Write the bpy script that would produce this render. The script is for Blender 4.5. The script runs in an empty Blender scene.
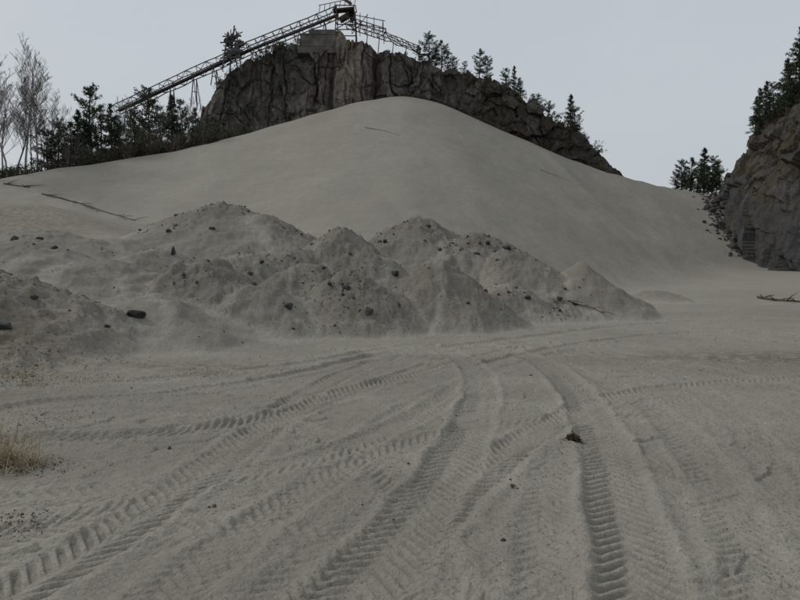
import bpy, math, random
import numpy as np
from mathutils import Vector
random.seed(7); rng=np.random.default_rng(7)
SC=bpy.context.scene
# ------------------------------------------------------------------ helpers
CAMZ=1.6; PITCH=math.atan(0.05)
def P(px,py,d):
    u=(px-400)/600; v=(300-py)/600
    dy=math.cos(PITCH)+v*math.sin(PITCH); dz=-math.sin(PITCH)+v*math.cos(PITCH)
    k=d/dy
    return (u*k, d, CAMZ+dz*k)
def G(px,py):
    u=(px-400)/600; v=(300-py)/600
    dy=math.cos(PITCH)+v*math.sin(PITCH); dz=-math.sin(PITCH)+v*math.cos(PITCH)
    k=-CAMZ/dz
    return (u*k, dy*k)
def hsh(ix,iy,seed):
    h=(ix.astype(np.int64)*374761393+iy.astype(np.int64)*668265263+seed*1442695041)&0xFFFFFFFF
    h=((h^(h>>13))*1274126177)&0xFFFFFFFF
    h=((h^(h>>16))*2246822519)&0xFFFFFFFF
    h=h^(h>>15)
    return (h&0xFFFFFF)/float(0xFFFFFF)
def vn(x,y,seed=0):
    ix=np.floor(x); iy=np.floor(y); fx=x-ix; fy=y-iy
    fx=fx*fx*fx*(fx*(fx*6-15)+10); fy=fy*fy*fy*(fy*(fy*6-15)+10)
    a=hsh(ix,iy,seed); b=hsh(ix+1,iy,seed); c=hsh(ix,iy+1,seed); d=hsh(ix+1,iy+1,seed)
    return ((a*(1-fx)+b*fx)*(1-fy)+(c*(1-fx)+d*fx)*fy)*2-1
def fbm(x,y,o=4,seed=0,g=0.5):
    r=0; a=1; n=0
    for i in range(o):
        ca,sa=math.cos(i*1.1),math.sin(i*1.1)
        r=r+a*vn((x*ca-y*sa)*2**i+i*7.3,(x*sa+y*ca)*2**i-i*3.1,seed+i*17); n+=a; a*=g
    return r/n
def facet(x,y,seed,tilt=0.8):
    ix=np.floor(x); iy=np.floor(y)
    best=np.full(x.shape,1e9); out=np.zeros(x.shape)
    for i in(-1,0,1):
        for j in(-1,0,1):
            cx=ix+i; cy=iy+j
            px=cx+hsh(cx,cy,seed); py=cy+hsh(cx,cy,seed+1)
            dx=x-px; dy=y-py; d=dx*dx+dy*dy
            v=(hsh(cx,cy,seed+2)-.5)*2+tilt*((hsh(cx,cy,seed+3)-.5)*2*dx+(hsh(cx,cy,seed+4)-.5)*2*dy)
            m=d<best; best=np.where(m,d,best); out=np.where(m,v,out)
    return out
def ss(a,b,x):
    t=np.clip((x-a)/(b-a),0,1); return t*t*(3-2*t)
def smax(a,b,k):
    h=np.clip(.5+.5*(a-b)/k,0,1); return b*(1-h)+a*h+k*h*(1-h)
def mesh_obj(name,V,F4=None,F3=None,mats=(),smooth=True,attrs=None,matidx=None,parent=None):
    me=bpy.data.meshes.new(name); V=np.asarray(V,dtype=np.float32)
    me.vertices.add(len(V)); me.vertices.foreach_set('co',V.ravel())
    q=np.asarray(F4,dtype=np.int32).reshape(-1,4) if F4 is not None and len(F4) else np.zeros((0,4),np.int32)
    t=np.asarray(F3,dtype=np.int32).reshape(-1,3) if F3 is not None and len(F3) else np.zeros((0,3),np.int32)
    L=np.concatenate([q.ravel(),t.ravel()])
    st=np.concatenate([np.arange(len(q))*4,len(q)*4+np.arange(len(t))*3]).astype(np.int32)
    me.loops.add(len(L)); me.loops.foreach_set('vertex_index',L)
    me.polygons.add(len(st)); me.polygons.foreach_set('loop_start',st)
    me.update(calc_edges=True)
    me.polygons.foreach_set('use_smooth',np.full(len(st),bool(smooth)))
    if matidx is not None: me.polygons.foreach_set('material_index',np.asarray(matidx,dtype=np.int32))
    if attrs:
        for k,a in attrs.items():
            at=me.attributes.new(k,'FLOAT','POINT'); at.data.foreach_set('value',np.asarray(a,dtype=np.float32))
    for m in mats: me.materials.append(m)
    me.update()
    ob=bpy.data.objects.new(name,me); SC.collection.objects.link(ob)
    if parent: ob.parent=parent
    return ob
# ------------------------------------------------------------------ materials
class M:
    def __init__(s,name,rough=.9):
        s.m=bpy.data.materials.new(name); s.m.use_nodes=True; s.t=s.m.node_tree; s.n=s.t.nodes; s.l=s.t.links
        s.b=s.n['Principled BSDF']; s.b.inputs['Roughness'].default_value=rough
        s.b.inputs['Specular IOR Level'].default_value=.2
        s.g=s.n.new('ShaderNodeNewGeometry')
    def noise(s,scale,det=4,rough=.55,stretch=None,dist=0):
        n=s.n.new('ShaderNodeTexNoise'); n.inputs['Scale'].default_value=scale; n.inputs['Detail'].default_value=det
        n.inputs['Roughness'].default_value=rough; n.inputs['Distortion'].default_value=dist
        v=s.g.outputs['Position']
        if stretch:
            mp=s.n.new('ShaderNodeMapping'); mp.inputs['Scale'].default_value=stretch; s.l.new(v,mp.inputs[0]); v=mp.outputs[0]
        s.l.new(v,n.inputs['Vector']); return n.outputs['Fac']
    def voro(s,scale,feature='F1',stretch=None):
        n=s.n.new('ShaderNodeTexVoronoi'); n.inputs['Scale'].default_value=scale; n.feature=feature
        v=s.g.outputs['Position']
        if stretch:
            mp=s.n.new('ShaderNodeMapping'); mp.inputs['Scale'].default_value=stretch; s.l.new(v,mp.inputs[0]); v=mp.outputs[0]
        s.l.new(v,n.inputs['Vector']); return n.outputs['Distance']
    def attr(s,name):
        a=s.n.new('ShaderNodeAttribute'); a.attribute_name=name; return a.outputs['Fac']
    def mr(s,x,a,b,c=0,d=1):
        n=s.n.new('ShaderNodeMapRange'); s.l.new(x,n.inputs[0])
        for i,v in enumerate((a,b,c,d)): n.inputs[i+1].default_value=v
        return n.outputs[0]
    def math(s,op,a,b):
        n=s.n.new('ShaderNodeMath'); n.operation=op
        for i,v in enumerate((a,b)):
            if isinstance(v,(int,float)): n.inputs[i].default_value=v
            else: s.l.new(v,n.inputs[i])
        return n.outputs[0]
    def mix(s,f,a,b,mode='MIX'):
        n=s.n.new('ShaderNodeMix'); n.data_type='RGBA'; n.blend_type=mode
        for inp,v in((n.inputs[0],f),(n.inputs[6],a),(n.inputs[7],b)):
            if isinstance(v,(int,float)): inp.default_value=v
            elif isinstance(v,tuple): inp.default_value=(*v,1)
            else: s.l.new(v,inp)
        return n.outputs[2]
    def bump(s,h,strength,dist,prev=None):
        n=s.n.new('ShaderNodeBump'); n.inputs['Strength'].default_value=strength; n.inputs['Distance'].default_value=dist
        s.l.new(h,n.inputs['Height'])
        if prev: s.l.new(prev,n.inputs['Normal'])
        return n.outputs[0]
    def col(s,c): s.l.new(c,s.b.inputs['Base Color'])
    def nrm(s,c): s.l.new(c,s.b.inputs['Normal'])

def mat_sand():
    m=M('sand',.95)
    big=m.noise(.16,4,.65); mid=m.noise(1.1,6,.72); fine=m.noise(34,4,.8)
    c=m.mix(m.mr(big,.32,.68),(.278,.258,.217),(.335,.312,.265))
    c=m.mix(m.mr(mid,.40,.66,0,.5),c,(.228,.210,.176))
    rub=m.attr('rub')
    rn=m.noise(4,5,.8)
    c=m.mix(m.math('MULTIPLY',m.attr('heap'),m.mr(mid,.35,.6,.3,.6)),c,(.168,.153,.126))
    rub2=m.math('MULTIPLY',rub,m.mr(rn,.36,.56,.4,1))
    c=m.mix(m.math('MULTIPLY',rub2,.85),c,(.120,.108,.088))
    c=m.mix(m.math('MULTIPLY',m.attr('pale'),.6),c,(.365,.343,.295))
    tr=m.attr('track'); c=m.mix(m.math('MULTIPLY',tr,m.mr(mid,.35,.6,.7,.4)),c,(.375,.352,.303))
    dk=m.attr('dark'); c=m.mix(m.math('MULTIPLY',dk,.55),c,(.178,.162,.134))  # only a darker sand tone: random patches and tread grooves
    br=m.attr('brown')
    br2=m.math('MULTIPLY',br,m.mr(rn,.42,.56,0,1)); c=m.mix(m.math('MULTIPLY',br2,.75),c,(.13,.094,.058))
    d=m.voro(24); d2=m.voro(8)
    sp=m.math('MULTIPLY',m.mr(d,.16,.26,1,0),m.mr(mid,.42,.60,.8,.10))
    c=m.mix(sp,c,(.105,.096,.081))
    sp2=m.math('MULTIPLY',m.mr(d2,.14,.28,.95,0),rub)
    c=m.mix(sp2,c,(.05,.045,.038))
    c=m.mix(m.mr(fine,.38,.66,0,.42),c,(.155,.142,.117))
    veg=m.attr('veg'); c=m.mix(veg,c,m.mix(m.mr(mid,.35,.65),(.045,.04,.022),(.09,.075,.04)))
    m.col(c)
    h=m.math('ADD',m.math('MULTIPLY',m.noise(11,4,.75),1.0),m.math('MULTIPLY',fine,.45))
    b=m.bump(h,.75,.034); b=m.bump(m.mr(mid,.3,.7),.45,.09,b)
    m.nrm(b); return m.m
def mat_rock(name,tone=1.0,blue=0,joint=1):
    m=M(name,.85)
    n1=m.noise(.16,5,.65); n2=m.noise(.4,7,.72,stretch=(1,1,.4),dist=.6); n3=m.noise(2.2,6,.78); st=m.noise(1.1,5,.75,stretch=(1,1,.07),dist=.3)
    t=tone
    c=m.mix(m.mr(n2,.38,.62),(.09*t,.08*t,.078*t),(.25*t,.232*t,.215*t))
    c=m.mix(m.mr(n1,.46,.62,0,.75),c,(.155*t,.122*t,.112*t))
    c=m.mix(m.mr(st,.50,.62,0,.85),c,(.05*t,.045*t,.044*t))
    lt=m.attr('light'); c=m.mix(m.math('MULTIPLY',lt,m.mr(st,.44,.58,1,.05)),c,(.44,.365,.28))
    if blue: c=m.mix(.5,c,(.062,.068,.078))
    c=m.mix(m.mr(n3,.44,.66,0,.5),c,(.05*t,.046*t,.043*t))
    sep=m.n.new('ShaderNodeSeparateXYZ'); m.l.new(m.g.outputs['Normal'],sep.inputs[0])
    vn_=m.noise(.6,6,.8)
    up=m.math('MULTIPLY',m.mr(sep.outputs[2],.4,.75),m.mr(vn_,.36,.55))
    veg=m.math('MAXIMUM',up,m.math('MULTIPLY',m.attr('veg'),m.mr(vn_,.40,.54)))
    vc=m.mix(m.mr(n3,.4,.62),(.10,.076,.048),(.048,.054,.026))
    c=m.mix(m.math('MULTIPLY',veg,.88),c,vc)
    m.col(c)
    b=m.bump(m.math('ADD',n3,m.math('MULTIPLY',m.noise(12,4,.75),.3)),.9,.35); m.nrm(b); return m.m
def mat_simple(name,a,b,scale=3,rough=.85,det=4,bump=.3,bd=.02):
    m=M(name,rough); n=m.noise(scale,det,.7); m.col(m.mix(m.mr(n,.35,.65),a,b))
    if bump: m.nrm(m.bump(n,bump,bd))
    return m.m
SAND=mat_sand(); ROCK=mat_rock('cliff_rock',1.1); ROCKR=mat_rock('cliff_rock_bluish',.78,1)
BARK=mat_simple('bark',(.05,.04,.032),(.11,.09,.075),8,bump=0)
TWIG=mat_simple('bare_twigs',(.085,.072,.064),(.16,.14,.125),4,bump=0)
BIRCH=mat_simple('birch_bark',(.12,.11,.10),(.34,.32,.30),5,bump=0)
NEED=mat_simple('pine_needles',(.024,.038,.021),(.065,.088,.044),1.1,.8,3,0)
LEAF=mat_simple('shrub_leaf',(.032,.042,.022),(.08,.085,.048),.9,.8,3,0)
HEATH=mat_simple('heather',(.055,.04,.028),(.13,.10,.068),1.2,.9,3,0)
RUST=mat_simple('rusty_steel',(.058,.042,.040),(.12,.082,.076),1.5,.85)
STEEL=mat_simple('weathered_steel',(.07,.062,.063),(.15,.135,.13),1.2,.75)
CONC=mat_simple('weathered_concrete',(.085,.077,.07),(.18,.165,.15),.9,.9)
STONE=mat_simple('stone',(.03,.028,.025),(.11,.10,.09),6,.9)
STONE2=mat_simple('boulder_stone',(.028,.028,.028),(.08,.077,.073),5,.9)
WOOD=mat_simple('dead_wood',(.06,.048,.038),(.14,.115,.09),9)
GRASS=mat_simple('dry_grass',(.26,.21,.14),(.46,.40,.28),9,.8,3,0)
MOSS=mat_simple('dead_leaves',(.05,.036,.022),(.12,.085,.052),14,.9,3,0)
# ------------------------------------------------------------------ terrain height
R=[(-100,196,63),(0,178,66),(50,169,69),(100,163,72),(180,150,76),(230,138,79),(300,118,82),(360,101,84),(405,95,85),(440,102,85),(500,129,84),(560,155,83),(600,170,82),(660,186,81),(720,196,80),(800,200,78)]
RP=np.array([P(*r) for r in R]); gx=np.linspace(-70,70,1401)
def gs(a,s=18):
    k=np.exp(-.5*(np.arange(-60,61)/s)**2); k/=k.sum(); return np.convolve(np.pad(a,60,mode='edge'),k,'valid')
gyr=gs(np.interp(gx,RP[:,0],RP[:,1])); gzr=gs(np.interp(gx,RP[:,0],RP[:,2]),12)
PIL=[ # guide px,py,distance,softness,slope,rubble
 (225,205,27,.8,.50,.9),(192,214,28,.6,.5,.6),(262,216,26,.5,.55,.8),(55,232,20,.8,.36,.4),(120,240,21,.7,.42,.35),(205,259,16,.35,.64,1),(160,250,19,.4,.58,.6),
 (290,248,20,.4,.66,.9),(340,231,22,.4,.68,1),(322,242,21.5,.35,.68,1),(415,219,25,.6,.66,1),(393,228,25,.4,.66,1),(480,233,24,.5,.66,1),(452,243,23,.35,.66,.9),(350,273,16,.3,.68,.9),(306,268,17,.35,.66,1),
 (438,265,17,.22,.70,.9),(578,263,21,.15,.66,.2),(512,252,22,.4,.62,.9),(548,297,19.3,.4,.42,1),(587,300,20,.3,.36,.9),(10,280,11.3,.35,.52,1),(-40,268,11,.4,.5,1),(55,308,11.3,.35,.48,1),(95,262,16,.5,.42,.4),
 (655,291,30,.6,.35,.3),(255,286,15,.35,.60,.7),(395,292,16.3,.3,.62,.7),(20,240,17,.6,.40,.4),(500,286,19,.35,.60,.7),(150,296,13,.4,.42,.25),(620,299,26,.5,.35,.4),(245,257,18,.35,.64,.9)]
TR=[ # guide points on the flat, width m, depth, tread amp, chevron slope, strength
 ([(120,640),(220,560),(330,480),(400,420),(500,372),(600,350)],.34,.018,.011,.9,.6),
 ([(560,650),(540,560),(560,470),(600,420),(720,400)],.30,.014,.009,.9,.5),
 ([(-60,600),(60,560),(180,540),(300,545),(420,580),(500,650)],.3,.014,.010,.9,.55),
 ([(0,420),(100,412),(230,420),(330,445),(400,490),(430,560),(420,650)],.3,.016,.011,-.9,.6),
 ([(-80,560),(60,530),(160,505),(230,470),(280,420),(330,385),(400,356)],.36,.022,.014,-.9,.85),
 ([(880,470),(760,440),(680,425),(560,425),(430,445),(300,500),(200,580),(150,650)],.3,.016,.010,.9,.65),
 ([(880,520),(740,500),(640,470),(500,470),(380,520),(260,620)],.3,.014,.010,-.9,.5),
 ([(780,650),(740,540),(690,450),(620,395),(540,360)],.32,.016,.010,.9,.6),
 ([(860,600),(790,500),(740,430),(680,385),(600,356)],.32,.014,.009,-.9,.5),
 ([(-80,510),(40,503),(150,495),(290,470),(400,430),(470,385)],.32,.022,.013,.9,.75),
 ([(-60,447),(80,443),(210,434),(330,405),(430,368)],.36,.028,.014,-.9,.85),
 ([(-60,425),(60,408),(150,400),(260,384),(360,362),(430,348)],.36,.036,.012,.9,.9),
 ([(-60,400),(60,392),(180,382),(300,366),(420,346)],.36,.028,.009,.9,.8),
 ([(880,378),(760,386),(650,396),(590,412),(520,450),(450,510),(400,565),(350,640)],.36,.024,.012,.9,.8),
 ([(900,420),(700,372),(600,352),(520,345)],.4,.028,.009,.9,.7),
 ([(880,346),(760,334),(660,336),(560,350),(470,372)],.4,.036,.007,.9,.85),
 ([(900,330),(760,322),(640,326),(540,338),(430,352)],.5,.036,.005,.9,.85),
 ([(-60,650),(20,600),(115,540),(195,485),(255,440),(335,400),(440,372),(520,350)],.38,.022,.015,-.9,.9),
 ([(300,650),(352,600),(410,530),(456,460),(480,405),(474,372),(446,353)],.42,.024,.012,.9,.95),
 ([(655,640),(640,600),(622,520),(600,440),(572,392),(535,362),(480,347)],.42,.025,.012,.9,.97)]
def cat(pts,n=10):
    pts=[np.array(p) for p in pts]; pts=[2*pts[0]-pts[1]]+pts+[2*pts[-1]-pts[-2]]; o=[]
    for i in range(1,len(pts)-2):
        a,b,c,d=pts[i-1:i+3]
        for t in np.linspace(0,1,n,endpoint=False):
            o.append(.5*((2*b)+(c-a)*t+(2*a-5*b+4*c-d)*t*t+(3*b-a-3*c+d)*t**3))
    o.append(pts[-2]); return np.array(o)
TRW=[(np.array([G(*q) for q in cat(p,6)]),w,dp,am,ch,st) for p,w,dp,am,ch,st in TR]
def ground(x,y,detail=True):
    x=np.asarray(x,float); y=np.asarray(y,float)
    z=.05*fbm(x*.16,y*.16,3,3)*ss(1,8,np.hypot(x,y))
    z+=.10*ss(-2,-7,x)*ss(3,8,y)
    yf=np.interp(x,[-40,-12,-9,-4.8,-2.6,.6,3.5,6,10,14],[0,6,7.9,9.9,12.2,14.8,17.5,20,23,26])
    cap=np.interp(x,[-45,-20,-12,-6,0,6,10],[6.5,5.2,2.9,1.4,.5,.2,0])
    s=(y-yf)*.8+.5*fbm(x*.3,y*.3,3,9)
    slp=np.interp(x,[-20,-10,0],[.22,.18,.12])
    bank=np.minimum(slp*np.maximum(s,0),cap)
    z0=z; z=smax(z,z0+bank-.06,.3)
    z+=1.5*ss(14,34,x)*ss(36,56,y)+.35*ss(10,16,x)*np.exp(-((y-34-.1*x)/3.5)**2)
    zr=np.interp(x,gx,gzr); yr=np.interp(x,gx,gyr); ty=np.interp(x,[-40,-10,0,30],[.47,.5,.5,.5])
    kb=np.interp(x,[-30,10,25],[.03,.1,.3])
    dy=yr-y
    fr=np.where(dy>0,-ty*dy,kb*dy)
    sc=ss(0,12,dy)
    big=zr+fr+.35*fbm(x*.09,y*.09,3,21)*sc+.09*fbm(x*.45,y*.3,4,22)*ss(0,3,dy)
    big+=.12*np.abs(vn(x*.35+y*.08,y*.05,25))*sc
    big+=.25*np.exp(-((x-(19+ (dy)*.12))/1.2)**2)*ss(0,4,dy)*ss(26,8,dy)
    big=np.where(dy<0,np.maximum(big,1.0),big)
    z=smax(z,big,1.6)
    base=z.copy(); rub=np.zeros(x.shape); pale=np.zeros(x.shape); heap=np.zeros(x.shape)
    near=(np.hypot(x,y)<60)
    xn,yn=x[near],y[near]; zz=z[near]; rb=rub[near]
    wx=xn+.5*fbm(xn*.55,yn*.55,4,31,.6); wy=yn+.5*fbm(xn*.55,yn*.55,4,37,.6)
    vy=np.full(xn.shape,9.)
    for (px,py,d,r0,sl,ru) in PIL:
        cx,cy,cz=P(px,py,d)
        dd=np.hypot(wx-cx,(wy-cy)*.95)
        q=cz+.03-sl*(np.sqrt(dd*dd+r0*r0)-r0)
        zn=smax(zz,q,.08)
        vy=np.where(dd<4.5,np.minimum(vy,np.abs(q-zz)),vy)
        msk=ss(-.05,.15,q-zz)
        rb=rb*(1-msk)+msk*ru*np.clip(1.3-dd/(2.6+.04*d),.3,1)
        zz=zn
    pil=ss(.05,.5,zz-base[near]); heap[near]=pil*ss(-30,-8,xn)
    if detail:
        zz=zz+rb*(.14*fbm(xn*1.6,yn*1.6,4,41,.65)+.06*np.maximum(facet(xn*3.0,yn*3.0,43),0)+.08*np.abs(fbm(xn*5,yn*5,2,49)))+.07*pil*fbm(xn*.9,yn*.9,4,47,.6)+.035*pil*fbm(xn*4.5,yn*4.5,3,48)
    z[near]=zz; rub[near]=rb*(.7+.3*fbm(xn*.9,yn*.9,2,51)); pale[near]=ss(.18,.0,vy)*(1-rb*.5)*ss(60,30,yn)
    pale=np.maximum(pale,.9*ss(8,14,x)*np.exp(-((y-36-.25*x)/6)**2)*(.7+.3*fbm(x*.2,y*.2,3,95)))
    heap*=1-.8*pale
    track=np.zeros(x.shape); dark=ss(-.05,.45,fbm(x*.35,y*.6,4,61))*.7*ss(30,12,y)
    if detail:
        nr=(np.hypot(x,y)<26)&(y>.5)
        xn,yn=x[nr],y[nr]; tot=np.zeros(xn.shape); tk=np.zeros(xn.shape); sup=np.ones(xn.shape); dkk=np.zeros(xn.shape)
        fade0=.6+.4*ss(-.4,.15,fbm(xn*.8,yn*.8,4,71))
        jit=.03*fbm(xn*2.2,yn*2.2,2,73)
        for pts,w,dp,am,ch,st in TRW:
            bd=np.full(xn.shape,1e9); bs=np.zeros(xn.shape); bt=np.zeros(xn.shape); acc=0
            for a,b in zip(pts[:-1],pts[1:]):
                v=b-a; L=np.hypot(*v)
                if L<1e-6: continue
                t=np.clip(((xn-a[0])*v[0]+(yn-a[1])*v[1])/L/L,0,1)
                ex=xn-(a[0]+t*v[0]); ey=yn-(a[1]+t*v[1]); d=np.hypot(ex,ey)
                m=d<bd; bd=np.where(m,d,bd); bs=np.where(m,acc+t*L,bs)
                bt=np.where(m,(ex*v[1]-ey*v[0])/L,bt); acc+=L
            hw=w/2; bd=bd+jit; inside=ss(hw+.03,hw-.04,bd); rim=np.exp(-((bd-hw-.05)/.045)**2)
            tot=tot*(1-.7*inside*st)
            pr=.10
            tread=np.clip(1.8*np.sin(2*np.pi*(bs+jit*.5+ch*np.abs(bt))/pr),-1,1)
            edge=ss(.0,hw*.3,bd)
            brk=ss(-.8,-.2,vn(bs*1.3,bt*4+ch,77))
            tot+=st*fade0*(-dp*inside+.8*dp*rim*(.8+.2*np.sin(2*np.pi*bs/pr))+am*inside*tread*edge*brk)
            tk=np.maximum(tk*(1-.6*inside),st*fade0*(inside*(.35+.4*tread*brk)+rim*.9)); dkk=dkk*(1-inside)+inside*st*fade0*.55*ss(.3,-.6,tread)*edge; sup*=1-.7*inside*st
        flat=1-ss(.3,.75,z[nr])
        lump=.022*fbm(xn*2.3,yn*2.8,4,81,.6)+.013*fbm(xn*7,yn*9,3,83)+.018*np.maximum(facet(xn*4.2,yn*4.8,85),-.2)*ss(-.1,.35,fbm(xn*.7,yn*.7,2,87))
        z[nr]+=tot*1.1*flat+lump*(.3+.7*sup)
        track[nr]=np.clip(tk,0,1)*flat; dark[nr]=np.maximum(dark[nr],dkk*flat)
    brown=ss(-3.3,-6,x)*ss(3,5,y)*ss(13,8,y)*.85
    brown=np.maximum(brown,np.exp(-(((x-6.6)/3.2)**2+((y-10.6)/.8)**2)))
    brown=np.maximum(brown,.9*np.exp(-(((x+3.4)/1.5)**2+((y-9.5)/.5)**2)))
    brown=np.maximum(brown,.9*ss(-11,-16,x)*ss(16,22,y)*ss(40,30,y))
    veg=ss(.5,4,-dy)*ss(-14,-20,x); veg=np.maximum(veg,ss(3,8,-dy)); veg=np.maximum(veg,ss(-46,-50,x))
    veg=np.maximum(veg,ss(150,250,np.hypot(x,y)))
    return z,rub,track,dark,brown,veg,pale,heap
def geo(a,b,q): n=max(2,int(math.log(b/a)/q)); return list(np.geomspace(a,b,n,endpoint=False))
rad=np.array(geo(.3,2.2,.05)+geo(2.2,11,.0036)+geo(11,40,.0052)+geo(40,120,.0085)+geo(120,3000,.08)+[3000.])
da=math.radians(42); th=np.concatenate([np.linspace(-da,da,900),np.linspace(da,2*math.pi-da,130)[1:-1]])
TH,RA=np.meshgrid(th,rad); X=RA*np.sin(TH); Y=RA*np.cos(TH)
z,*at_=ground(X.ravel(),Y.ravel())
nr_,nt=X.shape; V=np.stack([X.ravel(),Y.ravel(),z],1)
i,j=np.meshgrid(np.arange(nr_-1),np.arange(nt),indexing='ij'); j2=(j+1)%nt
F=np.stack([i*nt+j,i*nt+j2,(i+1)*nt+j2,(i+1)*nt+j],-1).reshape(-1,4)[:,::-1]
c=len(V); V=np.vstack([V,[0,0,0]]); F3=[(c,k,(k+1)%nt)[::-1] for k in range(nt)]
mesh_obj('sand_ground',V,F,F3,[SAND],True,{n:np.append(a,0) for n,a in zip(('rub','track','dark','brown','veg','pale','heap'),at_)})
def gz(x,y):
    return float(ground(np.array([x]),np.array([y]),False)[0][0])
def gza(x,y): return ground(np.asarray(x),np.asarray(y))[0]
def hit(px,py,d0=2.0,d1=110):
    d=np.linspace(d0,d1,2500); pts=np.array([P(px,py,q) for q in d])
    h=ground(pts[:,0],pts[:,1])[0]; m=pts[:,2]<h
    k=np.argmax(m) if m.any() else len(d)-1
    return Vector((pts[k,0],pts[k,1],h[k])) if m.any() else None
# ------------------------------------------------------------------ cliffs
def grid_faces(n,m):
    i,j=np.meshgrid(np.arange(n-1),np.arange(m-1),indexing='ij')
    return np.stack([i*m+j,i*m+j+1,(i+1)*m+j+1,(i+1)*m+j],-1).reshape(-1,4)
OUT=[(150,135),(165,118),(180,94),(195,80),(205,71),(225,64),(240,55),(262,42),(285,36),(300,35),(345,35),(375,41),(400,50),(430,64),(470,73),(500,84),(530,101),(560,121),(582,140),(604,164),(622,190)]
OP=np.array([P(a,b,90) for a,b in OUT])
def cl_top(x): return np.interp(x,OP[:,0],OP[:,2])
def cl_yf(x): return np.interp(x,[-38,-32,-27,-18,0,15,25,34],[104,95,90.5,88,87.0,86.2,84.4,83])
xs=np.linspace(-37.5,33.5,900); v=np.concatenate([np.linspace(0,1,250),np.linspace(1,2,100)[1:]])
XX,VV=np.meshgrid(xs,v,indexing='ij')
zt=cl_top(XX)+.5*fbm(XX*.5,XX*0,4,5)+.4*facet(XX*.35,XX*0+3,6,.6); zb=4.0; yf=cl_yf(XX)
fv=np.clip(VV,0,1); tv=np.clip(VV-1,0,1)
Zc=zb+(zt-zb)*fv-tv*tv*6; Yc=yf+4.2*fv**1.6+tv*22
W=Zc*(VV<=1)+(VV>1)*(zt+tv*22)
wx=XX+1.3*fbm(XX*.16,W*.16,4,12,.6); wz=W+1.5*fbm(XX*.2,W*.2,3,14)
lf=ss(9,2,XX)
D=1.5*fbm(wx*.22,wz*.07,4,100,.55)+.9*facet(wx/4.2+wz*.05,wz/13,101,1.0)+lf*.32*facet(wx/1.9-wz*.05,wz/6,111,1.1)+(1-lf)*.6*facet(wx/2.0-W*.1,wz/2.1,113,1.1)+.10*facet(wx/.7,W/1.3,121,1.0)+.35*fbm(XX*.9,W*.6,5,131,.6)
D-=lf*.65*ss(.08,.0,np.abs(vn(wx*.45,wz*.05,140)))
D-=.35*ss(.05,.0,np.abs(fbm(wx*.2+wz*.12,wz*.25,2,143)))
mt=ss(.93,1.12,VV)
D+=1.3*np.exp(-((wx+12.5)/2.2)**2)-2.0*np.exp(-((wx+3.4)/.9)**2)+.9*np.exp(-((wx+7)/2.2)**2)-1.7*np.exp(-((wx+10)/.5)**2)
edge=.35+.65*ss(0,5,zt-14)
Yc=Yc-D*(1-mt)*edge; Zc=Zc+D*.35*mt*edge+.10*D*ss(.8,1,VV)
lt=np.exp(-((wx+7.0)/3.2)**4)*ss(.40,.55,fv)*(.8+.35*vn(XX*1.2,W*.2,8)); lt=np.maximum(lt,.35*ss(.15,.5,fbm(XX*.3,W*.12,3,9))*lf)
vg=ss(4,13,XX)*.85+.6*ss(-24,-30,XX)+.35*ss(.95,1.05,VV)+.6*np.exp(-(((XX+16)/3)**2+((fv-.82)/.12)**2))+.5*ss(.15,.5,fbm(XX*.15,W*.2,3,19))*ss(.0,-.1,lt-.2)
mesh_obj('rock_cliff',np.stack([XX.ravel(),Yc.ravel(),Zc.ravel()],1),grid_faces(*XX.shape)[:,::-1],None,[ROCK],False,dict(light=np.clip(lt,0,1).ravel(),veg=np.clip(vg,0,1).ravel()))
pth=cat([(70,12),(50,33),(38.5,45),(35.0,53),(35.6,62),(38.8,72),(42.4,80),(51,95),(66,120)],40)
seg=np.concatenate([[0],np.cumsum(np.hypot(*np.diff(pth,axis=0).T))]); tt=np.linspace(0,seg[-1],620)
bx=np.interp(tt,seg,pth[:,0]); by=np.interp(tt,seg,pth[:,1]); tx=np.gradient(bx); ty_=np.gradient(by); L=np.hypot(tx,ty_)
kk=np.ones(41)/41; nx=np.convolve(np.pad(ty_/L,20,mode='edge'),kk,'valid'); ny=np.convolve(np.pad(-tx/L,20,mode='edge'),kk,'valid')
prof=np.array([(-1.2,-5),(0,0),(.9,3.0),(2.0,6.0),(3.4,8.0),(4.8,11.5),(7.0,14.5),(11,19),(19,26),(40,36),(70,44)])
pl=np.concatenate([[0],np.cumsum(np.hypot(*np.diff(prof,axis=0).T))]); w=np.concatenate([np.linspace(0,26,200),np.linspace(26,pl[-1],80)[1:]])
po=np.interp(w,pl,prof[:,0]); ph=np.interp(w,pl,prof[:,1])
T,Wd=np.meshgrid(tt,w,indexing='ij'); Po=np.interp(Wd,pl,prof[:,0]); Ph=np.interp(Wd,pl,prof[:,1])
BX=np.repeat(bx[:,None],len(w),1);BY=np.repeat(by[:,None],len(w),1);NX=np.repeat(nx[:,None],len(w),1);NY=np.repeat(ny[:,None],len(w),1)
z0=np.interp(BY,[0,50,62,72,80,95],[-.5,.8,4.2,8,11.5,10.5])
hs=np.interp(BY,[0,52,62,72,80,95],[1.15,1.12,1.05,.9,.72,.8])
tw_=T+1.6*fbm(T*.15,Wd*.15,4,240,.6); ww_=Wd+1.6*fbm(T*.15,Wd*.15,4,250,.6)
D=1.3*fbm(tw_*.15,ww_*.15,4,199)+.95*facet(tw_/5.5-ww_*.08,ww_/5.0,201,1.1)+.45*facet(tw_/2.4+ww_*.1,ww_/2.4,211,1.1)+.12*facet(tw_/.8,ww_/.9,221,1)+.35*fbm(T*.7,Wd*.7,5,231,.6)
D*=ss(0,5,Wd)*.6+.4
XR=BX+NX*(Po*.95-D*.75); YR=BY+NY*(Po*.95-D*.75); ZR=z0+Ph*hs+.45*D*ss(6,12,Wd)
lt=.22*ss(.1,.6,vn(T*.3,Wd*.5,19)); vg=ss(8.0,12,Wd+5*fbm(T*.15,Wd*.15,3,17))
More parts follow.
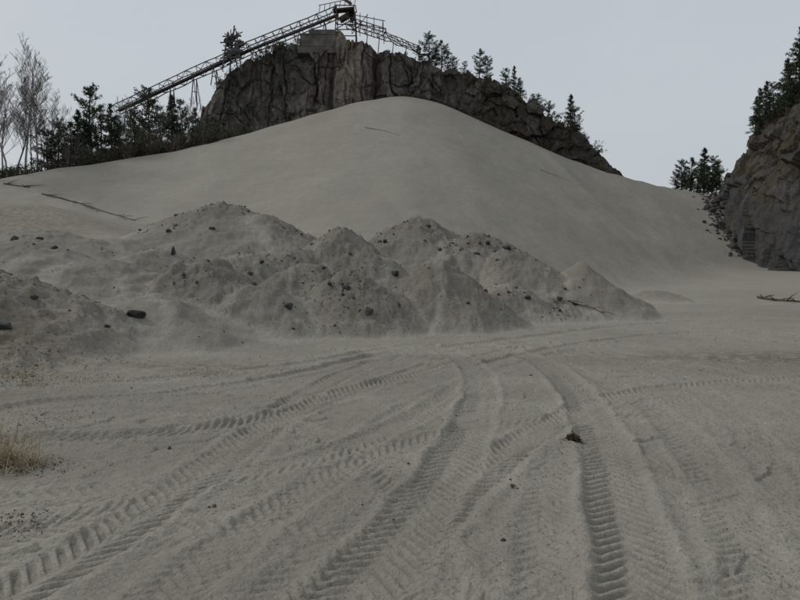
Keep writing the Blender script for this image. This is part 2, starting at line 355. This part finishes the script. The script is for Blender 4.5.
mesh_obj('rock_hillside',np.stack([XR.ravel(),YR.ravel(),ZR.ravel()],1),grid_faces(*XR.shape),None,[ROCKR],False,dict(light=lt.ravel(),veg=vg.ravel()))
def wallpt(yb,off):
    k=np.argmin(abs(by-yb)); i=np.argmin(abs(po*.95-off)); return Vector((XR[k,i],YR[k,i],ZR[k,i]))
# ------------------------------------------------------------------ vegetation generators
class B:
    def __init__(s): s.v=[];s.q=[];s.t=[];s.n=0;s.qm=[];s.tm=[]
    def tube(s,pts,rs,k=4,mi=0):
        pts=[Vector(p) for p in pts]; base=s.n
        for a,p in enumerate(pts):
            d=(pts[min(a+1,len(pts)-1)]-pts[max(a-1,0)]); d=d.normalized() if d.length>1e-9 else Vector((0,0,1))
            u=d.cross(Vector((.3,.2,1)) if abs(d.z)<.9 else Vector((1,.1,0))).normalized(); w_=d.cross(u)
            for b in range(k):
                t=2*math.pi*b/k; s.v.append(tuple(p+(u*math.cos(t)+w_*math.sin(t))*rs[a]))
        for a in range(len(pts)-1):
            for b in range(k):
                s.q.append((base+a*k+b,base+a*k+(b+1)%k,base+(a+1)*k+(b+1)%k,base+(a+1)*k+b)); s.qm.append(mi)
        s.n+=len(pts)*k
        if k>=3:
            e=base+(len(pts)-1)*k
            for b in range(1,k-1): s.t.append((e,e+b,e+b+1)); s.tm.append(mi)
    def tris(s,c,size,n,mi,asp=.25,up=0,sp=0):
        for _ in range(n):
            d=Vector((random.gauss(0,1),random.gauss(0,1),random.gauss(0,1)+up)).normalized()
            e=d.cross(Vector((random.gauss(0,1),random.gauss(0,1),random.gauss(0,1)))).normalized()
            o=Vector(c)+Vector((random.gauss(0,sp),random.gauss(0,sp),random.gauss(0,sp))) if sp else Vector(c)
            l=size*random.uniform(.6,1.3)
            s.v+= [tuple(o-e*l*asp),tuple(o+e*l*asp),tuple(o+d*l)]; s.t.append((s.n,s.n+1,s.n+2)); s.tm.append(mi); s.n+=3
    def beam(s,a,b,t,t2=None,mi=0):
        a=Vector(a);b=Vector(b);d=(b-a)
        if d.length<1e-6:return
        d.normalize(); u=d.cross(Vector((0,0,1)) if abs(d.z)<.95 else Vector((1,0,0))).normalized(); w_=d.cross(u); t2=t2 or t
        base=s.n
        for p in(a,b):
            for x_,y_ in((-1,-1),(1,-1),(1,1),(-1,1)): s.v.append(tuple(p+u*x_*t/2+w_*y_*t2/2))
        for f in((0,1,5,4),(1,2,6,5),(2,3,7,6),(3,0,4,7),(3,2,1,0),(4,5,6,7)): s.q.append(tuple(base+k for k in f)); s.qm.append(mi)
        s.n+=8
    def obj(s,name,mats,smooth=False,parent=None):
        return mesh_obj(name,s.v,s.q,s.t,mats,smooth,None,s.qm+s.tm,parent)
def conifer(seed,h,kind):
    random.seed(seed); b=B(); lean=Vector((random.uniform(-.04,.04),random.uniform(-.04,.04),0))
    pts=[Vector((0,0,0))+lean*h*t*t*2+Vector((math.sin(t*5+seed)*.012*h,math.cos(t*4)*.01*h,h*t-.3)) for t in np.linspace(0,1,9)]
    b.tube(pts,[h*.018*(1-.9*t)+.015 for t in np.linspace(0,1,9)],6,0)
    def tr(t):
        k=t*8; i=min(int(k),7); return pts[i].lerp(pts[i+1],k-i)
    nb=int(h*(13 if kind=='spruce' else 8.5)); start=.08 if kind=='spruce' else .25
    for i in range(nb):
        t=start+(1-start)*((i+random.random())/nb)
        if kind=='spruce': ln=h*.23*(1-t)**.8*random.uniform(.45,1.2)+.12; el=random.uniform(-.25,.15)+t*.5
        else:
            q=(t-start)/(1-start); ln=h*.24*(math.sin(math.pi*min(.97,.18+q*.8))**.8)*random.uniform(.3,1.35)+.15; el=random.uniform(0,.5)+q*.4
        az=random.uniform(0,6.283)
        if random.random()<.08 or (math.sin(az*2+t*9+seed)>.7 and random.random()<.7): continue
        o=tr(t); d=Vector((math.cos(az)*math.cos(el),math.sin(az)*math.cos(el),math.sin(el)))
        P_=[o,o+d*ln*.5+Vector((0,0,-.03*ln)),o+d*ln+Vector((0,0,(.06 if kind!='spruce' else -.02)*ln))]
        b.tube(P_,[.035*(1-t)+.018,.02,.008],3,0)
        m=max(5,int(ln/.11))
        for k in range(m):
            f=.25+.75*(k+random.random())/m; p=P_[0].lerp(P_[1],f*2) if f<.5 else P_[1].lerp(P_[2],f*2-1)
            side=d.cross(Vector((0,0,1))).normalized()*random.uniform(-1,1)*ln*.32*(1.15-f)
            c=p+side+Vector((0,0,random.uniform(-.05,.08)))
            b.tris(c,.25,6,1,.17,.3,.07)
    b.tris(pts[-1],.3,10,1,.15,1.2,.04)
    return b.obj('pine_tree',[BARK,NEED])
def place(src,first,loc,sc,rot,name,flat=1):
    if first[0]: ob=src; first[0]=False
    else: ob=bpy.data.objects.new(name,src.data); SC.collection.objects.link(ob)
    ob.location=loc; ob.scale=(sc*flat,sc*flat,sc); ob.rotation_euler=(0,0,rot); return ob
CON=[('spruce',3,8),('spruce',11,8),('pine',5,8),('pine',19,8),('pine',31,8)]
CS=[[conifer(s,h,k),[True],h] for k,s,h in CON]
def tree_at(px,pytop,pybase,d,kind,loc=None,wide=1):
    p=Vector(P(px,pybase,d)) if loc is None else loc
    h=(pybase-pytop)/600*d; c=CS[kind]; random.seed(int(px*7+pytop))
    place(c[0],c[1],p,h/c[2],random.uniform(0,6.28),'pine_tree',wide)
for a in [(92,88,178,77,2,1),(78,110,178,76,0,1),(112,104,172,78,1,1),(150,88,165,86,2,1),(172,96,165,88,0,1),(135,110,168,84,3,1),(60,120,180,76,3,1),(196,108,160,90,1,1.1),(184,102,160,92,4,1),(122,116,170,78,4,1.2),(103,112,172,76,3,1.2),(211,116,155,88,3,1.2),(70,124,178,75,4,1.3),(162,108,165,86,4,1.2),(142,118,168,83,3,1.3),(47,130,180,73,3,1.2),(86,120,178,75,1,1.2),(176,116,160,86,3,1.3),(200,122,155,87,4,1.3)]:
    tree_at(*a[:5],wide=a[5])
for px,py,pt,k,w_ in [(430,70,34,3,1.3),(420,62,42,4,1.3),(442,72,42,4,1.3),(480,83,50,2,1.1),(488,86,58,3,1.2),(515,95,63,0,1),(507,93,68,3,1.2),(522,102,78,4,1.2),(540,113,94,3,1.2),(572,140,98,0,1.15),(577,144,110,3,1.1),(455,76,58,3,1.4),(550,122,104,4,1.3),(465,78,62,2,1.3),(436,70,48,3,1.4),(448,74,52,2,1.3),(535,108,92,2,1.3)]:
    x,y,zc=P(px,py,90)
    tree_at(px,pt,py,90,k,Vector((x,y+1.0,cl_top(x)-.5)),w_)
for a in [(681,160,198,94,3,1.1),(690,158,198,97,2,1.2),(703,148,198,97,0,1.2),(712,157,198,97,3,1.2),(697,164,198,90,4,1.2),(720,162,198,95,4,1),(676,174,198,98,3,1.2),(708,168,198,92,2,1.2),(686,172,198,92,4,1.4),(716,170,198,90,3,1.3),(700,174,198,89,1,1.5),(692,176,198,90,0,1.5)]:
    tree_at(*a[:5],wide=a[5])
for yb,off,h,k in [(62,9,6,0),(60,11,9,2),(66,6,6.5,3),(70,5.5,6.5,0),(72,4.5,5.5,3),(74,4,6,1),(78,4,4.5,3),(56,14,10,4),(64,9,7,2),(68,7,7,1),(58,9.5,6.5,3),(76,5,5,0),(70,8,6,4),(54,12,7,3),(62,13,8,0),(82,5,4,0),(86,6,4,3),(50,15,9,0),(59,13,11,2),(57,11.5,8,4),(61,11,8,3),(67,5,5,2)]:
    p=wallpt(yb,off); c=CS[k]; place(c[0],c[1],p-Vector((0,0,.3)),h/c[2],yb*1.7+off,'pine_tree',1.1)
def bare(seed,h,name='birch_tree'):
    random.seed(seed); b=B()
    def grow(p,d,ln,r,lv):
        n=5; pts=[p]; rs=[r]; q=p.copy(); dd=d.copy()
        for i in range(n):
            dd=(dd+Vector((random.gauss(0,.07),random.gauss(0,.07),random.gauss(0,.05)+.03))).normalized(); q=q+dd*ln/n; pts.append(q.copy()); rs.append(max(.010,r*(1-.75*(i+1)/n)))
        b.tube(pts,rs,6 if lv==0 else (4 if lv==1 else 3),0 if lv==0 else 1)
        if lv>=3: return
        nb=[17,9,6][lv]
        for i in range(nb):
            f=(.28 if lv==0 else .2)+(.72 if lv==0 else .8)*(i+random.random())/nb; k=min(int(f*n),n-1); o=pts[k].lerp(pts[k+1],f*n-k)
            az=random.uniform(0,6.28); sd=Vector((math.cos(az),math.sin(az),random.uniform(.2,.9))).normalized()
            nd=(sd*.75+dd*.55).normalized()
            grow(o,nd,ln*(.42 if lv==0 else .5)*random.uniform(.6,1.15)*(1.15-f*.6),max(.012,r*.35*(1.1-f*.6)),lv+1)
    grow(Vector((0,0,-.3)),Vector((random.uniform(-.06,.06),0,1)),h,h*.011,0)
    return b.obj(name,[BIRCH,TWIG])
BS=[[bare(s,10),[True],10] for s in (2,8,15)]
for i,(px,pt,pb,d) in enumerate([(25,64,180,70),(38,72,180,72),(8,70,180,68),(-8,55,182,66),(52,104,178,74),(16,88,180,73),(-30,60,185,66),(66,116,175,76),(140,108,165,86),(160,114,165,84),(32,96,178,75),(2,90,182,71),(46,118,178,73),(120,110,170,80),(188,106,160,90)]):
    c=BS[i%3]; p=Vector(P(px,pb,d)); place(c[0],c[1],p,(pb-pt)/600*d/c[2],i*1.3,'birch_tree',.9)
def bush(b,c,r,h,n,mi_leaf,size=.22,stem=True):
    lob=[(random.gauss(0,.45)*r,random.gauss(0,.45)*r,random.uniform(.15,.9)*h,random.uniform(.25,.5)) for _ in range(7)]
    for _ in range(n):
        l=random.choice(lob); rr=l[3]*r
        b.tris((c[0]+l[0]+random.gauss(0,rr*.5),c[1]+l[1]+random.gauss(0,rr*.5),c[2]+max(0,l[2]+random.gauss(0,rr*.45))),size,2,mi_leaf,.3,.3)
    if stem:
        for _ in range(9):
            e=(c[0]+random.gauss(0,r*.6),c[1]+random.gauss(0,r*.6),c[2]+h*random.uniform(.7,1.3)); b.tube([c,((c[0]+e[0])/2+.1,(c[1]+e[1])/2,(c[2]+e[2])/2+.1),e],[.04,.025,.01],3,0)
random.seed(44); b=B()
for _ in range(240):
    x=random.uniform(-52,-21); y=float(np.interp(x,gx,gyr))+random.uniform(1.0,9); pxx=400+600*x/y
    hh=random.uniform(.8,1.9)+ (random.uniform(.0,1.8)*(1+.7*math.sin(x*.9)) if pxx>40 else 0)+(y-float(np.interp(x,gx,gyr)))*.15
    bush(b,(x,y,gz(x,y)-.1),random.uniform(.9,1.7),hh,125,random.choice([1,1,2]),.22)
b.obj('shrub_thicket',[TWIG,LEAF,HEATH])
random.seed(45); b=B()
for _ in range(260):
    x=random.uniform(-29,29); 
    if -13<x<1.5 and random.random()<.8: continue
    dyy=random.uniform(-.3,5); bush(b,(x,cl_yf(x)+4.2+dyy,cl_top(x)-.4-dyy*.05),random.uniform(.4,1.0),random.uniform(.4,1.5),55,random.choice([1,1,2]),.18,random.random()<.3)
for _ in range(170):
    x=random.uniform(2,29); f=random.uniform(.5,1.0); zt_=cl_top(x); zz_=4+(zt_-4)*f; bush(b,(x,cl_yf(x)+4.2*f**1.6-.9,zz_),.6,.6,40,random.choice([1,2,2]),.16,False)
for _ in range(80):
    x=random.uniform(-27,-18); f=random.uniform(.6,1.0); zt_=cl_top(x); bush(b,(x,cl_yf(x)+4.2*f**1.6-.9,4+(zt_-4)*f),.6,.8,45,random.choice([1,1,2]),.16,False)
for _ in range(60):
    x=random.uniform(-18,-13); f=random.uniform(.7,.97); zt_=cl_top(x); bush(b,(x,cl_yf(x)+4.2*f**1.6-1.0,4+(zt_-4)*f),.5,.5,40,1,.15,False)
for _ in range(90):
    x=random.uniform(0,15); y=float(np.interp(x,gx,gyr))+random.uniform(.0,1.4); bush(b,(x,y,gz(x,y)),.45,.5,30,random.choice([1,2,2]),.14,True)
b.obj('cliff_shrubs',[TWIG,LEAF,HEATH])
random.seed(46); b=B()
for _ in range(460):
    p=wallpt(random.uniform(42,92),random.uniform(3.2,20)); bush(b,tuple(p),random.uniform(.4,.9),random.uniform(.3,1.0),42,random.choice([1,2,2]),.18,random.random()<.35)
b.obj('hillside_shrubs',[TWIG,LEAF,HEATH])
# ------------------------------------------------------------------ conveyor
par=bpy.data.objects.new('conveyor',None); SC.collection.objects.link(par); par.location=(0,0,0)
def truss(b,A,Bp,n,w,h,t=.14,mi=0,diag=True,jit=0):
    A=Vector(A);Bp=Vector(Bp); d=(Bp-A).normalized(); sd=d.cross(Vector((0,0,1))).normalized()*w/2; up=sd.cross(d).normalized()*h
    if up.z<0: up=-up
    R4=[[A.lerp(Bp,i/n)+s_+u_ for s_ in(-sd,sd) for u_ in(Vector((0,0,0)),up)] for i in range(n+1)]
    for i in range(n+1):
        R4[i]=[p+Vector((random.gauss(0,jit),random.gauss(0,jit),random.gauss(0,jit))) for p in R4[i]]
    for i in range(n+1):
        r=R4[i]; b.beam(r[0],r[2],t*.7,mi=mi); b.beam(r[1],r[3],t*.7,mi=mi); b.beam(r[0],r[1],t*.7,mi=mi); b.beam(r[2],r[3],t*.7,mi=mi)
        if i<n:
            q=R4[i+1]
            for k in range(4): b.beam(r[k],q[k],t,mi=mi)
            if diag: 
                if i%2: b.beam(r[0],q[1],t*.6,mi=mi); b.beam(r[2],q[3],t*.6,mi=mi)
                else: b.beam(r[1],q[0],t*.6,mi=mi); b.beam(r[3],q[2],t*.6,mi=mi)
    return R4
random.seed(5); D0=93
b=B(); pa=P(118,113,D0+6); pm=P(250,52,D0); pe=P(338,17,D0-1)
truss(b,pa,pm,14,1.5,1.15,.11,0,jit=.04); truss(b,pm,pe,10,1.5,1.25,.12,0,jit=.04)
for A_,B_ in((pa,pm),(pm,pe)):
    b.beam(Vector(A_)+Vector((0,0,.3)),Vector(B_)+Vector((0,0,.3)),1.0,.06)
b.obj('gallery_truss',[STEEL],parent=par)
b=B()
for px in (128,150,172,195,215,255,275,300,325):
    py=np.interp(px,[118,250,338],[113,52,17]); d=np.interp(px,[118,250],[D0+6,D0]); t_=Vector(P(px,py,d))
    zg=float(cl_top(t_.x))-1 if px>170 else t_.z-4.5
    for s_ in(-.7,.7):
        b.beam(t_+Vector((0,s_,0)),(t_.x-.25+.2*s_,t_.y+s_*1.4,zg),.12)
        b.beam(t_+Vector((0,s_,0)),(t_.x+.55,t_.y+s_*1.4,zg),.10)
    b.beam((t_.x-.1,t_.y-.8,(t_.z+zg)/2),(t_.x+.1,t_.y+.8,(t_.z+zg)/2+.3),.1)
b.obj('support_legs',[STEEL],parent=par)
b=B(); hd=Vector(P(346,15,92))
for dx in(-1.6,1.6):
    for dyy in(-1.2,1.2):
        b.beam(hd+Vector((dx,dyy,-4.5)),hd+Vector((dx*.8,dyy,1.0)),.14)
for zz_ in(-2.6,-.9,.9):
    for a_,c_ in(((-1.5,-1.2),(1.5,-1.2)),((1.5,-1.2),(1.5,1.2)),((1.5,1.2),(-1.5,1.2)),((-1.5,1.2),(-1.5,-1.2))):
        b.beam(hd+Vector((*a_,zz_)),hd+Vector((*c_,zz_)),.12)
b.beam(hd+Vector((-1.5,-1.2,-2.6)),hd+Vector((1.5,-1.2,-.9)),.1); b.beam(hd+Vector((1.5,-1.2,-2.6)),hd+Vector((-1.5,-1.2,-.9)),.1)
b.beam(hd+Vector((-1.9,0,.55)),hd+Vector((1.2,0,.85)),1.3,.25); b.beam(hd+Vector((-.9,0,-.8)),hd+Vector((.6,0,.1)),1.0,.6)
b.tube([hd+Vector((.9,-1.1,-.1)),hd+Vector((.9,1.1,-.1))],[.45,.45],12)
for k in range(8): b.beam(hd+Vector((-3.9+k*.75,-.9,.1+.16*k)),hd+Vector((-3.9+k*.75+.15,-.9,1.1+.13*k)),.08)
b.beam(hd+Vector((-4.0,-.9,1.0)),hd+Vector((1.4,-.9,2.1)),.08); b.beam(hd+Vector((-.3,-.9,2.0)),hd+Vector((.9,-.9,1.2)),.15,.4)
b.obj('head_station',[RUST],parent=par)
b=B(); random.seed(9)
truss(b,P(346,26,92),P(384,38,92),6,1.6,1.1,.11); truss(b,P(384,38,92),P(418,52,91),6,1.4,.7,.10,jit=.08)
for px,t0,t1 in((352,34,14),(360,36,13),(367,36,15),(374,38,17),(382,38,20),(384,44,22)):
    b.beam(P(px,t0,91.5),P(px+random.uniform(-1,1),t1,91.5),.09)
b.beam(P(350,14,91.5),P(385,21,91.5),.09); b.beam(P(350,22,91.5),P(384,29,91.5),.09); b.beam(P(352,34,91.5),P(368,14,91.5),.08)
for px,t0,t1 in((355,50,30),(366,52,34),(378,54,36),(392,58,42),(405,62,46)): b.beam(P(px,t0,91.5),P(px+1.5,t1,91.5),.12)
b.obj('discharge_boom',[RUST],parent=par)
b=B(); c0=Vector(P(320,42,90.8))
b.beam(c0+Vector((-2.6,0,-.3)),c0+Vector((2.6,0,-.3)),3.0,1.8); b.beam(c0+Vector((-1.5,-.1,.85)),c0+Vector((2.3,-.1,.85)),2.4,1.0)
b.beam(c0+Vector((-2.75,0,.60)),c0+Vector((2.75,0,.60)),3.2,.18)
b.beam(c0+Vector((-3.1,.2,-1.6)),c0+Vector((3.1,.2,-1.6)),3.3,1.0)
cp=b.obj('concrete_pier',[CONC],parent=par)
bv=cp.modifiers.new('b','BEVEL'); bv.width=.08; bv.segments=2
tw=bpy.data.objects.new('chute_tower',None); SC.collection.objects.link(tw)
b=B(); random.seed(21); o=Vector(P(233,65,90))
for k,(dx,dx2,hh) in enumerate(((-1.4,-.5,4.4),(1.3,.6,4.8),(-.6,.2,5.8),(.7,-.9,5.1))):
    b.beam(o+Vector((dx,-.7+.5*k,-1)),o+Vector((dx2,-.7+.5*k,hh)),.17)
for zz_ in (.8,1.9,3.0,3.9):
    b.beam(o+Vector((-1.5+random.uniform(-.3,.3),-.6,zz_)),o+Vector((1.4,-.4,zz_+random.uniform(-.3,.5))),.15)
    b.beam(o+Vector((-1.1,.5,zz_-.6)),o+Vector((1.0,.6,zz_+.6)),.12); b.beam(o+Vector((1.0,-.5,zz_-.8)),o+Vector((-1.0,-.6,zz_+.4)),.12)
b.obj('frame',[STEEL],parent=tw)
b=B()
b.beam(o+Vector((-1.0,0,1.2)),o+Vector((.9,0,2.3)),.9,.8); b.beam(o+Vector((-.8,0,3.0)),o+Vector((.3,0,4.2)),.7,.6); b.beam(o+Vector((.4,0,2.7)),o+Vector((1.7,0,3.2)),.6,.5)
b.tube([o+Vector((-.7,-.5,3.3)),o+Vector((-.7,.5,3.3))],[.5,.5],10)
for k in range(22):
    a=random.uniform(0,math.pi); s_=o+Vector((random.uniform(-.7,.7),random.uniform(-.5,.5),random.uniform(.8,4.4)))
    b.beam(s_,s_+Vector((math.cos(a)*1.3,random.uniform(-.3,.3),math.sin(a)*1.0)),.11)
b.obj('chute',[STEEL],parent=tw)
# ------------------------------------------------------------------ stones
import bmesh
bm=bmesh.new(); bmesh.ops.create_icosphere(bm,subdivisions=1,radius=1); IV=np.array([v.co[:] for v in bm.verts]); IF=np.array([[v.index for v in f.verts] for f in bm.faces]); bm.free()
bm=bmesh.new(); bmesh.ops.create_icosphere(bm,subdivisions=3,radius=1); JV=np.array([v.co[:] for v in bm.verts]); JF=np.array([[v.index for v in f.verts] for f in bm.faces]); bm.free()
def stones(name,pts,sizes,mat):
    Vs=[];Fs=[];n=0
    for p,s in zip(pts,sizes):
        v=IV*(1+rng.uniform(-.28,.28,(len(IV),1)))*rng.uniform(.55,1.15,(1,3))*s
        a=rng.uniform(0,6.28); ca,sa=math.cos(a),math.sin(a); v=v@np.array([[ca,sa,0],[-sa,ca,0],[0,0,1]])
        Vs.append(v+np.array(p)); Fs.append(IF+n); n+=len(IV)
    mesh_obj(name,np.vstack(Vs),None,np.vstack(Fs),[mat],False)
N=220000; cx=rng.uniform(-17,9,N); cy=rng.uniform(8,31,N); zz,rb,*_=ground(cx,cy)
cl=ss(-.1,.5,fbm(cx*.9,cy*.9,3,333)); keep=rng.random(N)<np.clip(rb,0,1)**1.7*.15*(.15+cl*1.7)
pts=np.stack([cx,cy,zz],1)[keep]; sz=.011+.018*rng.pareto(2.5,len(pts)); sz=np.minimum(sz,.13)
stones('gravel_stones',pts,sz,STONE)
N=1300; cx=rng.uniform(-9,9,N)*1.2; cy=rng.uniform(2.2,15,N); zz=gza(cx,cy); stones('pebbles',np.stack([cx,cy,zz],1),np.minimum(.003+.0035*rng.pareto(2.2,N),.022),STONE)
N=320; yb=rng.uniform(60,84,N); pts=[]
for y_ in yb:
    kq=np.argmin(abs(by-y_)); off=-abs(rng.normal(0,1.0)); xx=bx[kq]+nx[kq]*off; yy=by[kq]+ny[kq]*off; pts.append((xx,yy,gz(xx,yy)))
stones('scree_stones',pts,np.minimum(.12+.2*rng.pareto(2.5,N),.7),ROCKR)
def boulder(px,py,s,asp=(1,1,.75),seed=0):
    p=hit(px,py)
    if p is None: return
    r=np.random.default_rng(seed+int(px)); v=JV.copy()
    for _ in range(11):
        n=r.normal(size=3); n/=np.linalg.norm(n); d=r.uniform(.5,.85); q=v@n; v=v-np.outer(np.maximum(q-d,0),n)
    v=v*np.array(asp)*s; ob=mesh_obj('boulder',v,None,JF,[STONE2],False); ob.location=p+Vector((0,0,s*asp[2]*.2)); ob.rotation_euler=(0,0,r.uniform(0,6.28)); ob.name='boulder'
for a in [(137,317,.19,(1.1,.9,.75)),(289,309,.13),(395,275,.17,(1,1,.85)),(528,299,.11),(508,249,.17),(440,250,.11),(350,255,.10),(4,328,.13),(54,249,.12),(173,254,.13,(.6,.8,1.5)),(212,229,.13),(575,305,.10),(468,304,.06),(107,327,.07),(35,300,.08),(250,274,.09),(330,285,.07),(428,227,.13),(385,242,.10),(488,244,.13),(345,288,.08),(262,263,.08),(560,300,.11)]: boulder(*a)
# ------------------------------------------------------------------ branches, logs, grass
def branch(name,pix,r,seed,side=6,lift=.02):
    random.seed(seed); b=B(); pts=[hit(*p) for p in pix]; pts=[p+Vector((0,0,lift+random.uniform(0,.06))) for p in pts if p is not None]
    if len(pts)<2 or max((q-p).length for p,q in zip(pts[:-1],pts[1:]))>9: return
    n=len(pts); b.tube(pts,[r*(1-.7*i/(n-1)) for i in range(n)],6)
    for _ in range(side):
        i=random.randrange(n-1); o=pts[i].lerp(pts[i+1],random.random()); d=(pts[i+1]-pts[i]).normalized()+Vector((random.uniform(-.8,.8),random.uniform(-.8,.8),random.uniform(.0,.4))); l=random.uniform(.3,1.0)*max(.4,r*18)
        b.tube([o,o+d*l*.5+Vector((0,0,.04)),o+d*l],[r*.5,r*.35,r*.15],4)
    b.obj(name,[WOOD],True)
branch('fallen_branch',[(42,194),(62,199),(85,206),(108,213),(135,221)],.07,1,18)
branch('fallen_branch',[(50,199),(75,208),(100,215),(118,220)],.05,2,14)
branch('fallen_branch',[(4,184),(16,186),(30,188)],.10,3,8)
branch('fallen_branch',[(4,198),(14,201),(24,205)],.06,4,6)
branch('fallen_branch',[(758,298),(775,301),(800,303),(830,301)],.07,5,12)
branch('fallen_branch',[(568,303),(578,307),(592,310),(604,316)],.025,6,5)
branch('fallen_branch',[(735,234),(742,242),(748,248)],.10,8,5)
branch('fallen_branch',[(365,128),(385,131),(400,136)],.03,9,3)
branch('fallen_branch',[(540,170),(556,176),(572,182)],.022,10,3)
def grass(name,px,py,n,h,r,seed,extra=0):
    random.seed(seed); c=hit(px,py); b=B()
    if c is None: return
    for _ in range(n):
        a=random.uniform(0,6.28); q=abs(random.gauss(0,r)); o=Vector((c.x+math.cos(a)*q,c.y+math.sin(a)*q,c.z-.01)); l=h*random.uniform(.3,1.2); t=random.uniform(.1,1.35); az=random.uniform(0,6.28)
        d=Vector((math.cos(az)*math.sin(t),math.sin(az)*math.sin(t),math.cos(t))); w_=d.cross(Vector((0,0,1))).normalized()*.003
        m1=o+d*l*.5; e=o+d*l*.9+Vector((d.x,d.y,-.3))*l*.25; base=b.n
        b.v+=[tuple(o-w_),tuple(o+w_),tuple(m1+w_*.8),tuple(m1-w_*.8),tuple(e)]; b.q.append((base,base+1,base+2,base+3)); b.qm.append(0); b.t.append((base+3,base+2,base+4)); b.tm.append(0); b.n+=5
    xs_=[random.gauss(c.x,r*1.2) for _ in range(extra)]; ys_=[random.gauss(c.y,r*1.1) for _ in range(extra)]
    if extra:
        for x_,y_,z_ in zip(xs_,ys_,gza(xs_,ys_)): b.tris((x_,y_,z_+.003),.018,1,1,.3)
    b.obj(name,[GRASS,MOSS])
grass('dry_grass',6,464,520,.30,.13,1,extra=300)
grass('dry_grass',28,467,200,.18,.10,2,extra=200)
grass('dry_grass',-10,445,240,.34,.15,8,extra=100)
grass('dry_grass',20,376,140,.18,.25,3,extra=200)
grass('dry_grass',105,378,60,.10,.25,4,extra=140)
grass('dry_grass',208,374,80,.08,.2,5,extra=200)
grass('dry_grass',70,380,40,.10,.3,7,extra=140)
random.seed(3); b=B()
for px,py,n,r,s_ in [(575,441,150,.028,.03),(512,490,5,.02,.03),(20,525,110,.12,.014),(60,470,50,.15,.014),(40,420,100,.3,.018),(700,364,70,.9,.018),(770,362,60,.7,.018),(120,362,60,.3,.02),(30,382,120,.4,.02),(30,350,120,.5,.03)]:
    c=hit(px,py)
    xs_=[random.gauss(c.x,r) for _ in range(n)]; ys_=[random.gauss(c.y,r*.7) for _ in range(n)]
    for x_,y_,z_ in zip(xs_,ys_,gza(xs_,ys_)): b.tris((x_,y_,z_+.003+(abs(random.gauss(0,.022)) if r<.1 else 0)),s_,2,0,.35)
b.obj('plant_litter',[MOSS])
# ------------------------------------------------------------------ camera, light, world
cam=bpy.data.cameras.new('camera'); co=bpy.data.objects.new('camera',cam); SC.collection.objects.link(co); SC.camera=co
co.location=(0,0,CAMZ); co.rotation_euler=(math.pi/2-PITCH,0,0); cam.sensor_width=36; cam.lens=27; cam.clip_start=.05; cam.clip_end=6000
EL=math.radians(40); AZ=math.radians(-70)
sun=bpy.data.lights.new('sun','SUN'); so=bpy.data.objects.new('sun',sun); SC.collection.objects.link(so)
sun.energy=1.25; sun.angle=math.radians(11); sun.color=(1,.985,.955)
dirv=Vector((math.sin(AZ)*math.cos(EL),math.cos(AZ)*math.cos(EL),math.sin(EL))); so.rotation_euler=dirv.to_track_quat('Z','Y').to_euler(); so.location=(0,0,60)
wd=bpy.data.worlds.new('World'); SC.world=wd; wd.use_nodes=True; nt_=wd.node_tree; N_=nt_.nodes; Lk=nt_.links
bg=N_['Background']; sk=N_.new('ShaderNodeTexSky'); sk.sky_type='NISHITA'; sk.sun_disc=False; sk.sun_elevation=EL; sk.sun_rotation=AZ; sk.dust_density=4; sk.air_density=1.2
tc=N_.new('ShaderNodeTexCoord'); nz=N_.new('ShaderNodeTexNoise'); nz.inputs['Scale'].default_value=1.6; nz.inputs['Detail'].default_value=4
mp=N_.new('ShaderNodeMapping'); mp.inputs['Scale'].default_value=(1,1,2.2); Lk.new(tc.outputs['Generated'],mp.inputs[0]); Lk.new(mp.outputs[0],nz.inputs['Vector'])
cr=N_.new('ShaderNodeMix'); cr.data_type='RGBA'; Lk.new(nz.outputs['Fac'],cr.inputs[0]); cr.inputs[6].default_value=(4.5,4.95,5.4,1); cr.inputs[7].default_value=(6.0,6.35,6.65,1)
mx=N_.new('ShaderNodeMix'); mx.data_type='RGBA'; mx.inputs[0].default_value=.9; Lk.new(sk.outputs[0],mx.inputs[6]); Lk.new(cr.outputs[2],mx.inputs[7])
Lk.new(mx.outputs[2],bg.inputs['Color']); bg.inputs['Strength'].default_value=.1
SC.view_settings.view_transform='Standard'; SC.view_settings.look='None'; SC.view_settings.exposure=0
